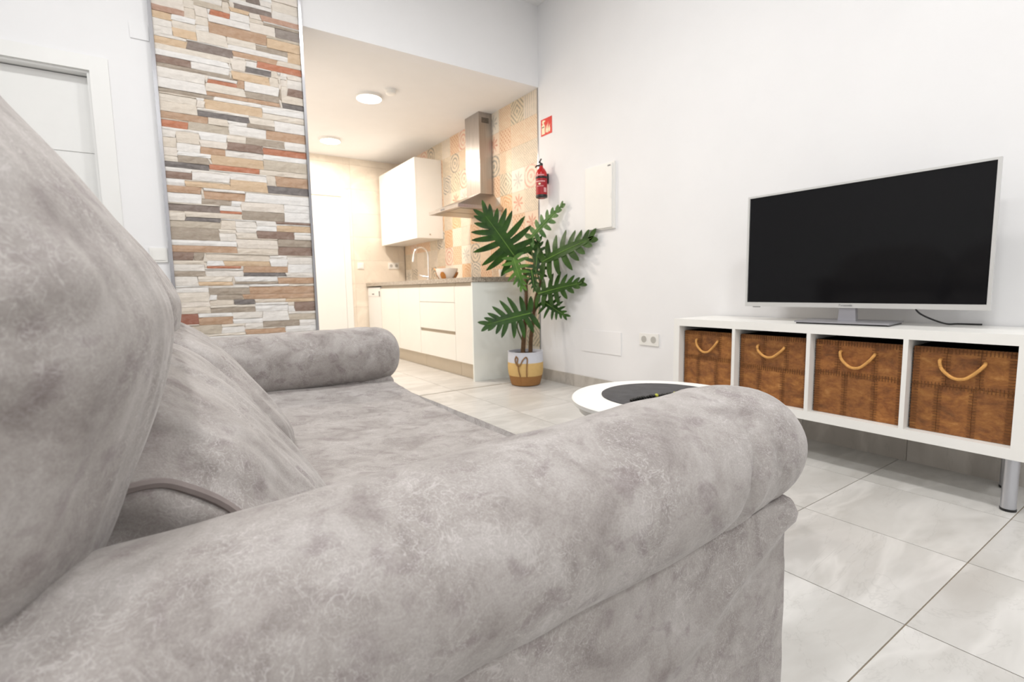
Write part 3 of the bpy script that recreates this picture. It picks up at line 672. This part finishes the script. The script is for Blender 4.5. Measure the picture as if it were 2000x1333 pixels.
def leaf(base, tip, hw, mat, nrm, n=8, seed=0):
    rg = random.Random(seed); B, T = Vector(base), Vector(tip); U = (T - B); L = U.length; U.normalize()
    N = Vector(nrm); N = (N - U * N.dot(U)).normalized(); S = N.cross(U).normalized()
    bm = bmesh.new()
    def P(u, v, lift=0.0):
        r2 = (v / max(hw, .01)) ** 2
        sag = -.10 * L * u * u - .16 * hw * r2 + lift
        p = B + U * (u * L) + S * v + N * sag
        p.x = min(p.x, 2.655)
        return p
    # blade along the midrib
    rows = []
    for k in range(13):
        u = k / 12; w = .21 * hw * (math.sin(PI * min(1, u * .9 + .12)) ** .7) + .004
        rows.append([bm.verts.new(P(u, -w, .004)), bm.verts.new(P(u, 0, 0)), bm.verts.new(P(u, w, .004))])
    for a, b in zip(rows, rows[1:]):
        for q in (0, 1): bm.faces.new((a[q], a[q + 1], b[q + 1], b[q]))
    for side in (-1, 1):
        for i in range(n):
            s = i / (n - 1); u0 = .03 + .90 * s
            ang = math.radians(118 - 92 * s + rg.uniform(-5, 5)); ln = hw * (.70 + .42 * math.sin(PI * min(1, s * 1.05 + .16))) * (1.0 - .28 * s) * rg.uniform(.92, 1.06)
            wd = (.041 * L + .033 * hw) * (1.0 - .22 * s)
            du, dv = math.cos(ang), math.sin(ang) * side
            st = []
            for q in range(8):
                r = q / 7; w = wd * (.55 + .75 * math.sin(PI * min(1, r * .80 + .12)) - .35 * r) * (1 if q < 7 else .35)
                bend = .10 * r * r * ln
                cu = u0 * L + du * ln * r + bend; cv = dv * ln * r
                ou, ov = -dv * w, du * w
                tw = .010 * r
                st.append([bm.verts.new(P((cu + ou) / L, cv + ov, tw)), bm.verts.new(P(cu / L, cv, tw - .15 * w)), bm.verts.new(P((cu - ou) / L, cv - ov, tw))])
            for a, b in zip(st, st[1:]):
                for q in (0, 1): bm.faces.new((a[q], a[q + 1], b[q + 1], b[q]))
    bmesh.ops.recalc_face_normals(bm, faces=bm.faces)
    o = mk('leaf', bm, mat, pl, True)
    mk('midrib', tube([P(k / 8, 0, .002) for k in range(9)], [.004 - .0004 * k for k in range(9)], 6), 'midrib', o, True)
    return o
CV = (-.56, -.80, .25)
leaf((2.376, 3.466, 1.08), (2.156, 3.521, 1.390), .265, 'leaf_green', CV, 9, 1)
leaf((2.53, 3.43, 1.217), (2.630, 3.155, 1.470), .100, 'leaf_pale', (-.9, -.35, .2), 8, 2)
leaf((2.560, 3.31, 1.017), (2.625, 2.82, 1.185), .190, 'leaf_green', (-.9, -.3, .3), 8, 3)
leaf((2.519, 3.317, .756), (2.62, 2.93, .85), .150, 'leaf_green', (-.8, -.5, .4), 8, 4)
leaf((2.55, 3.29, .690), (2.60, 3.09, .585), .110, 'leaf_green', (-.8, -.6, .3), 7, 5)
leaf((2.427, 3.31, .599), (2.071, 3.397, .53), .180, 'leaf_green', (-.4, -.85, .35), 8, 6)
leaf((2.311, 3.372, 1.044), (2.331, 3.284, .825), .120, 'leaf_bright', CV, 7, 7)
leaf((2.547, 3.393, .935), (2.605, 3.42, 1.212), .120, 'leaf_green', CV, 7, 8)
leaf((2.496, 3.381, .951), (2.493, 3.338, .79), .066, 'leaf_green', CV, 6, 9)
for pp in ([(2.457, 3.403, .817), (2.434, 3.439, .987), (2.376, 3.466, 1.08)], [(2.57, 3.368, .857), (2.536, 3.418, 1.072), (2.53, 3.43, 1.217)],
           [(2.529, 3.374, .687), (2.593, 3.355, .878), (2.60, 3.34, .95), (2.560, 3.31, 1.017)], [(2.519, 3.376, .645), (2.538, 3.36, .721), (2.519, 3.317, .756)],
           [(2.515, 3.372, .602), (2.556, 3.353, .666), (2.55, 3.29, .690)], [(2.404, 3.378, .343), (2.369, 3.42, .479), (2.388, 3.40, .555), (2.427, 3.31, .599)],
           [(2.452, 3.398, .753), (2.414, 3.437, .86), (2.36, 3.46, .98), (2.311, 3.372, 1.044)], [(2.548, 3.369, .751), (2.545, 3.385, .858), (2.547, 3.393, .935)],
           [(2.457, 3.403, .817), (2.484, 3.395, .901), (2.496, 3.381, .951)]):
    mk('leaf_stalk', tube(spline(pp, 5), .0062, 7), 'petiole', pl, True)

# ================================================================== TV bench with four boxes
FX = 2.302; Y0, Y1 = .385, 1.795; ZB, ZT = .196, .620
t = thing('tv_bench', 'long white open-front TV bench on metal legs under the television', 'tv bench', ((FX + XR) / 2, (Y0 + Y1) / 2, 0))
mk('top_board', box(FX, 2.68, Y0, Y1, ZT - .038, ZT), 'white_lacquer', t, bevel=.0015)
mk('bottom_board', box(FX, 2.68, Y0, Y1, ZB, ZB + .038), 'white_lacquer', t, bevel=.0015)
mk('side_panel', box(FX, 2.68, Y1 - .036, Y1, ZB + .038, ZT - .038), 'white_lacquer', t, bevel=.001)
mk('side_panel', box(FX, 2.68, Y0, Y0 + .036, ZB + .038, ZT - .038), 'white_lacquer', t, bevel=.001)
DIV = [1.437, 1.082, .729]
for y in DIV: mk('divider', box(FX, 2.68, y - .008, y + .008, ZB + .038, ZT - .038), 'white_lacquer', t, bevel=.001)
for (x, y) in ((2.365, .425), (2.62, .48), (2.365, 1.755), (2.62, 1.755)):
    lg = mk('leg', lathe([(.021, .008), (.021, ZB - .006), (.030, ZB - .005), (.030, ZB)], x, y, 24), 'leg_metal', t, True)
    mk('foot_cap', lathe([(.021, 0.0), (.0225, .002), (.0225, .009)], x, y, 24), 'black_plastic', lg, True)
mk('screw_plate', box(2.378, 2.392, .395, .405, ZB - .02, ZB), 'white_plastic', t)
CELLS = [(1.445, Y1 - .036), (1.090, 1.429), (.737, 1.074), (Y0 + .036, .721)]
LBL = ['brown patchwork storage box in leftmost compartment, half hidden by coffee table', 'brown patchwork storage box in second compartment from the plant', 'dark brown patchwork storage box below the television stand', 'brown patchwork storage box in compartment nearest the bench leg']
TINT = [(1.05, .98, .85), (1.0, .90, .76), (.92, .80, .68), (.95, .84, .68)]
for ci, ((a, b), lb) in enumerate(zip(CELLS, LBL)):
    rg = random.Random(20 + ci); a += .006; b -= .006; z0, z1 = ZB + .0385, .556; bxf = 2.345
    t = thing('storage_box', lb, 'storage box', (2.50, (a + b) / 2, z0), 'patchwork boxes in the TV bench')
    bm = box(bxf + .006, 2.655, a, b, z0, z0 + .008); box(bxf + .006, 2.655, a, a + .008, z0 + .008, z1, bm); box(bxf + .006, 2.655, b - .008, b, z0 + .008, z1, bm); box(2.647, 2.655, a + .008, b - .008, z0 + .008, z1, bm); box(bxf + .006, bxf + .014, a + .008, b - .008, z0 + .008, z1, bm)
    mk('box_shell', bm, 'box_lining', t)
    zr = z0 + (z1 - z0) * rg.uniform(.50, .56)
    st = bmesh.new()
    def stitch_v(y, za, zb):
        z = za + .006
        while z < zb - .004: box(bxf - .0026, bxf - .0002, y - .011, y + .011, z, z + .0022, st); z += .0105
    def stitch_h(z, ya, yb):
        y = ya + .006
        while y < yb - .004: box(bxf - .0026, bxf - .0002, y, y + .0022, z - .011, z + .011, st); y += .0105
    for (za, zb) in ((z0, zr), (zr, z1)):
        cuts = [a] + sorted([a + (b - a) * (.33 + rg.uniform(-.05, .05)), a + (b - a) * (.68 + rg.uniform(-.05, .05))]) + [b]
        for q in range(3):
            o = mk('leather_patch', box(bxf, bxf + .006, cuts[q] + .0006, cuts[q + 1] - .0006, za + .0006, zb - .0006), 'box_patch', t, bevel=.001, seg=1)
            f = rg.uniform(.78, 1.12); o.color = (TINT[ci][0] * f, TINT[ci][1] * f, TINT[ci][2] * f * rg.uniform(.9, 1.05), 1)
        for c in cuts[1:3]: stitch_v(c, za, zb)
    stitch_h(zr, a, b); stitch_h(z1 - .010, a, b); stitch_v(a + .009, z0, z1); stitch_v(b - .009, z0, z1)
    so = mk('stitching', st, 'box_stitch', t); so['kind'] = 'stuff'
    yc = (a + b) / 2 + (.01 if ci < 2 else .0); w = .062; zt = z1 - .045 - .005 * (ci == 1); dz = .062 if ci != 1 else .05
    pts = [(bxf + .001, yc + w, zt), (bxf - .010, yc + w, zt - .006), (bxf - .013, yc + w * .86, zt - dz * .55), (bxf - .014, yc + w * .35, zt - dz), (bxf - .014, yc - w * .2, zt - dz), (bxf - .013, yc - w * .7, zt - dz * .55), (bxf - .010, yc - w, zt - .008), (bxf + .001, yc - w, zt)]
    mk('rope_handle', tube(spline(pts, 5), .0058, 8), 'rope_tan', t, True)

# ================================================================== television
tx, ty = 2.462, 1.001
t = thing('television', 'large black flat television with silver frame on white bench', 'television', (tx, ty, .621))
ORGT = Vector((tx, ty, .621)); aT = math.radians(1.6)
Wt, Zb, Zt_ = .930, .690, 1.236
def T3(x, y, z):
    return (tx + x * math.cos(aT) - y * math.sin(aT), ty + x * math.sin(aT) + y * math.cos(aT), z)
def tbox(x0, x1, y0, y1, z0, z1):
    bm = box(x0, x1, y0, y1, z0, z1)
    for v in bm.verts: v.co = Vector(T3(*v.co))
    return bm
h = Wt / 2
mk('back_shell', tbox(.004, .030, -h + .004, h - .004, Zb + .004, Zt_ - .004), 'tv_silver', t, bevel=.004)
mk('rear_bulge', tbox(.030, .058, -h + .14, h - .14, Zb + .06, Zt_ - .14), 'black_plastic', t, bevel=.008)
mk('screen', tbox(-.001, .006, -h + .010, h - .010, Zb + .021, Zt_ - .009), 'tv_screen', t)
mk('frame_top', tbox(-.006, .012, -h, h, Zt_ - .009, Zt_), 'tv_silver', t, bevel=.0015)
bf = mk('frame_bottom', tbox(-.006, .012, -h, h, Zb, Zb + .021), 'tv_silver', t, bevel=.002)
mk('frame_side', tbox(-.006, .012, h - .010, h, Zb + .021, Zt_ - .009), 'tv_silver', t, bevel=.0015)
mk('frame_side', tbox(-.006, .012, -h, -h + .010, Zb + .021, Zt_ - .009), 'tv_silver', t, bevel=.0015)
text_mesh('lettering', 'Panasonic', .0135, 'grey_mark', bf, T3(-.0062, .005, Zb + .0115), FACE_NEG_X)
mk('sensor_strip', tbox(-.004, .004, h - .075, h - .04, Zb - .004, Zb), 'grey_mark', bf)
nb = [(-.02, .032), (-.02, -.032), (.022, -.026), (.022, .026)]
bm = bmesh.new(); lo = [bm.verts.new(T3(x + .02, y * 1.12, .634)) for x, y in nb]; hi = [bm.verts.new(T3(x + .02, y * .95, .70)) for x, y in nb]
bm.faces.new(lo); bm.faces.new(hi[::-1])
for i in range(4): bm.faces.new((lo[i], lo[(i + 1) % 4], hi[(i + 1) % 4], hi[i]))
mk('stand_neck', bm, 'tv_stand', t, bevel=.004)
aT = math.radians(6); sb = mk('stand_plate', tbox(-.098, .122, -.178, .178, .6265, .6335), 'tv_stand', t, bevel=.0015)
mk('stand_underside', tbox(-.092, .118, -.172, .172, .6205, .6265), 'black_plastic', sb)
o = mk('power_cable', tube(spline([(2.50, .775, .705), (2.535, .765, .672), (2.58, .735, .645), (2.63, .70, .625), (2.66, .67, .6245), (2.676, .60, .6245)], 5), .0035, 8), 'black_plastic', None, True)
tag(o, 'thin black cable hanging behind the right half of television', 'cable')

# ================================================================== coffee table
cx, cy, R, TZ = 1.378, 1.125, .306, .420
t = thing('coffee_table', 'round white coffee table between sofa and TV bench', 'table', (cx, cy, 0))
mk('table_top', lathe([(R - .02, TZ - .020), (R - .004, TZ - .019), (R, TZ - .015), (R, TZ - .004), (R - .004, TZ), (.01, TZ)], cx, cy, 72), 'white_lacquer', t, True)
for k in range(4):
    a = PI / 4 + k * PI / 2 + .85
    c_, s_ = math.cos(a), math.sin(a)
    mk('leg', tube([(cx + .265 * c_, cy + .265 * s_, TZ - .02), (cx + .285 * c_, cy + .285 * s_, 0.0)], [.013, .010], 12), 'leg_metal', t, True)
mk('apron_ring', lathe([(R - .035, TZ - .045), (R - .025, TZ - .045), (R - .025, TZ - .020), (R - .035, TZ - .020)], cx, cy, 60, cap=False), 'white_satin', t, True)
o = mk('place_mat', lathe([(.205, TZ + .0005), (.206, TZ + .003), (.203, TZ + .0045), (.003, TZ + .0045)], cx + .018, cy + .012, 64), 'slate_mat', None, True)
tag(o, 'round dark slate-grey mat on the white coffee table', 'place mat')
bs = thing('bead_string', 'string of tiny black, yellow and red beads on dark mat', 'bead string', (cx, cy, TZ + .005))
rg = random.Random(5)
for k in range(24):
    s = k / 23; x = 1.225 + .27 * s; y = 1.118 + .006 * math.sin(7 * s) - .012 * s; r = rg.uniform(.0045, .0065)
    mk('bead', lathe([(r * math.sin(PI * q / 6) + .0003, TZ + .0048 + r - r * math.cos(PI * q / 6)) for q in range(7)], x, y, 8), 'bead_yellow' if k in (10, 17) else 'bead_red' if k in (21,) else 'bead_black', bs, True)

# ================================================================== sofa
sofa = thing('sofa', 'grey suede two-seat sofa with rolled arms in the foreground', 'sofa', (.10, 1.31, 0))
def axis_pts(h, r, n):
    # denser near the rounded edge
    k = 7; e = [h - r + r * (1 - math.cos(PI / 2 * q / k)) for q in range(k + 1)]
    inner = [-(h - r) + 2 * (h - r) * q / n for q in range(n + 1)]
    return [-x for x in e[::-1]][:-1] + inner + e[1:]
def soft_box(name, x0, x1, y0, y1, z0, z1, r, n, disp, mat='sofa_cloth', parent=None):
    hx, hy, hz = (x1 - x0) / 2, (y1 - y0) / 2, (z1 - z0) / 2; c = Vector(((x0 + x1) / 2, (y0 + y1) / 2, (z0 + z1) / 2))
    A = [axis_pts(h, r, m_) for h, m_ in zip((hx, hy, hz), n)]
    verts, faces, idx = [], [], {}
    def V(p):
        k = tuple(round(q, 6) for q in p)
        if k not in idx:
            q = Vector((max(-hx + r, min(hx - r, p[0])), max(-hy + r, min(hy - r, p[1])), max(-hz + r, min(hz - r, p[2]))))
            d = Vector(p) - q
            nn = d.normalized() if d.length > 1e-9 else Vector((0, 0, 1))
            w = c + q + nn * r
            if disp: w = w + disp(w, nn)
            idx[k] = len(verts); verts.append(w)
        return idx[k]
    for ax in range(3):
        u, v = [(1, 2), (2, 0), (0, 1)][ax]; hh = (hx, hy, hz)[ax]
        for sgn in (-1, 1):
            for i in range(len(A[u]) - 1):
                for j in range(len(A[v]) - 1):
                    q = []
                    for (a, b) in ((i, j), (i + 1, j), (i + 1, j + 1), (i, j + 1)):
                        p = [0, 0, 0]; p[ax] = sgn * hh; p[u] = A[u][a]; p[v] = A[v][b]; q.append(V(tuple(p)))
                    if len(set(q)) > 2: faces.append(q if sgn > 0 else q[::-1])
    return link_mesh(name, verts, faces, mat, parent or sofa, True)
def cushion(name, prof, y0, y1, disp, n_s=150, p=4.5, cen=None, p_near=None):
    pr = [(q.x, q.y) for q in spline([(a, b, 0) for a, b in prof], 7, True)]
    cxx = cen[0] if cen else sum(a for a, _ in pr) / len(pr); czz = cen[1] if cen else sum(b for _, b in pr) / len(pr)
    verts, faces = [], []; N_ = len(pr); S_ = []
    for k in range(n_s + 1):
        s = math.sin(PI / 2 * (2 * k / n_s - 1)); s = math.copysign(abs(s) ** .9, s); S_.append(s)
    for s in S_:
        pe = p_near if (s < 0 and p_near) else p
        kf = max(.02, (1 - abs(s) ** pe)) ** (1 / 2.4) if abs(s) < 1 else .02
        y = (y0 + y1) / 2 + s * (y1 - y0) / 2
        for (a, b) in pr:
            w = Vector((cxx + (a - cxx) * kf, y, czz + (b - czz) * kf))
            nn = Vector((a - cxx, s * .2, b - czz)).normalized()
            verts.append(w + disp(w, nn, s))
    for k in range(n_s):
        for q in range(N_): faces.append((k * N_ + q, k * N_ + (q + 1) % N_, (k + 1) * N_ + (q + 1) % N_, (k + 1) * N_ + q))
    faces.append(list(range(N_))); faces.append(list(range(n_s * N_, (n_s + 1) * N_))[::-1])
    return link_mesh(name, verts, [f[::-1] for f in faces], 'sofa_cloth', sofa, True)
def roll(name, yc, xb, prof, disp):
    verts, faces = [], []; NS, NA = 96, 56; xa = -.36
    for k in range(NS + 1):
        s = math.sin(PI / 2 * (2 * k / NS - 1)); x = (xa + xb) / 2 + s * (xb - xa) / 2
        kf = max(.03, 1 - abs(s) ** 14) ** (1 / 2.6) if abs(s) < 1 else .03
        g = (x - xa) / (xb - xa); zc = prof[0] + prof[1] * g; ry = .122 + .006 * math.sin(PI * g); rz = prof[2]
        for q in range(NA):
            a = 2 * PI * q / NA; ca, sa = math.cos(a), math.sin(a)
            ee = .95
            yy = yc + ry * kf * math.copysign(abs(ca) ** ee, ca); zz = zc + rz * kf * math.copysign(abs(sa) ** ee, sa)
            w = Vector((x, yy, zz)); nn = Vector((s ** 9 * .5, ca, sa)).normalized()
            verts.append(w + disp(w, nn, a, g))
    for k in range(NS):
        for q in range(NA): faces.append((k * NA + q, k * NA + (q + 1) % NA, (k + 1) * NA + (q + 1) % NA, (k + 1) * NA + q))
    faces.append(list(range(NA))[::-1]); faces.append(list(range(NS * NA, (NS + 1) * NA)))
    return link_mesh(name, verts, [f[::-1] for f in faces], 'sofa_cloth', sofa, True)
gauss = lambda d, w: math.exp(-(d / w) ** 2)
def arm_disp(w, nn, a, g):
    d = .004 * nz(w, 7, 1) + .0022 * nz(w, 17, 4)
    xx = w.x
    # two pulled creases near the front end, running over the shoulder of the roll
    fr = .655 + .055 * math.sin(a)
    d -= .012 * gauss(xx - fr, .010) * gauss(math.sin(a) - .05, .75)
    d += .006 * gauss(xx - fr - .022, .014) * gauss(math.sin(a), .7)
    d -= .007 * gauss(xx - (.735 + .02 * math.sin(a * 2)), .008) * gauss(math.sin(a) + .1, .6)
    return nn * d
roll('arm_roll', .493, .882, (.474, .057, .104), arm_disp)
roll('arm_roll', 2.130, .815, (.512, .016, .122), arm_disp)
def panel_disp(w, nn):
    d = .004 * nz(w, 5, 2) + .0015 * nz(w, 16, 5)
    if nn.y < -.5 or nn.y > .5:
        # slanting folds pulled from the front corner down towards the back
        l1 = w.z - (.405 - .42 * (.76 - w.x)); d += .009 * gauss(l1, .018) * max(0, min(1, (w.x - .05) / .3))
        l2 = w.z - (.36 - .45 * (.76 - w.x)); d -= .007 * gauss(l2, .02) * max(0, min(1, (w.x - .1) / .3))
        l3 = w.z - (.33 - .9 * (.60 - w.x)); d += .004 * gauss(l3, .02) * gauss(w.x - .55, .2)
    # gathered corner at the top front
    d += .010 * gauss(w.x - .81, .03) * gauss(w.z - .435, .025)
    return nn * d
soft_box('arm_base', -.34, .812, .398, .606, .03, .455, .012, (70, 14, 34), panel_disp)
soft_box('arm_base', -.34, .770, 2.050, 2.242, .03, .440, .022, (40, 10, 20), panel_disp)
def seat_disp(w, nn):
    if nn.z < .2: return nn * (.003 * nz(w, 6, 3))
    g = (w.y - .60) / 1.42; u = max(0, min(1, g))
    sag = -.034 * math.sin(PI * u) ** .8 * max(0, min(1, (w.x + .1) / .5)) + .012 * gauss(w.x - .28, .22)
    rip = .005 * nz((w.x * .35, w.y * 1.6, w.z), 9, 6) + .003 * nz((w.x * .3, w.y * 2.2, w.z), 22, 8)
    return Vector((0, 0, sag + rip))
soft_box('seat_cushion', -.25, .775, .600, 2.060, .16, .420, .030, (44, 70, 6), seat_disp)
soft_box('sofa_base', -.30, .765, .606, 2.050, .03, .17, .015, (20, 30, 6), None)
soft_box('back_frame', -.56, -.33, .381, 2.242, .03, .86, .05, (8, 40, 20), lambda w, nn: nn * (.004 * nz(w, 5, 9)))
for (x, y) in ((-.50, .45), (.70, .45), (-.50, 2.17), (.70, 2.17)): mk('foot', lathe([(.022, 0.0), (.026, .04)], x, y, 16), 'black_plastic', sofa, True)
BACK = [(0.0, .775), (-.012, .820), (-.036, .865), (-.068, .915), (-.108, .970), (-.160, 1.040), (-.225, 1.09), (-.30, 1.10), (-.37, 1.05), (-.40, .90), (-.40, .66), (-.36, .53), (-.26, .485), (-.14, .485), (-.078, .540), (-.040, .630), (-.010, .715)]
def back_disp(seed):
    def f(w, nn, s):
        d = .007 * nz(w, 4, seed) + .005 * nz((w.x * .15, w.y * 1.5, w.z * .22), 14, seed + 2) + .0025 * nz((w.x * .2, w.y * 1.8, w.z * .3), 30, seed + 4)
        e = max(0, (abs(s) - .55) / .45)
        d += .006 * e * math.sin(w.z * 60 + 9 * nz(w, 6, seed)) * .6 if w.z < .95 else 0
        return nn * d
    return f
cushion('back_cushion', BACK, .375, 1.205, back_disp(1.0), cen=(-.2, .80))
cushion('back_cushion', [(a + .018, b) for a, b in BACK], 1.195, 2.015, back_disp(7.0), cen=(-.18, .80))
LUM = [(.0, .705), (.075, .645), (.150, .545), (.200, .465), (.216, .428), (.190, .408), (.05, .405), (-.12, .41), (-.22, .50), (-.23, .64), (-.15, .715), (-.06, .730)]
def lum_disp(seed):
    def f(w, nn, s):
        d = .006 * nz(w, 5, seed)
        d += .008 * nz((w.x * .25, w.y * 1.4, w.z * .25), 15, seed + 3) + .004 * nz((w.x * .3, w.y * 1.8, w.z * .3), 30, seed + 6)
        e = max(0, (abs(s) - .45) / .55)
        d += .008 * e * math.sin(w.z * 70 + w.x * 40 + 5 * nz(w, 5, seed))
        return nn * d
    return f
cushion('lumbar_cushion', LUM, .600, 1.215, lum_disp(2.0), p=9, cen=(.0, .50), p_near=2.3)
cushion('lumbar_cushion', [(a + .03, b + .004) for a, b in LUM], 1.205, 2.010, lum_disp(5.0), p=5, cen=(.03, .50))
# piped seam round the near end of the near lumbar cushion
pr = [(q.x, q.y) for q in spline([(a, b, 0) for a, b in LUM], 4, True)]
mk('piping', tube([(0 + a * .47, .618, .50 + (b - .50) * .47) for a, b in pr] + [(pr[0][0] * .47, .618, .50 + (pr[0][1] - .50) * .47)], .0055, 7), 'sofa_piping', sofa, True)
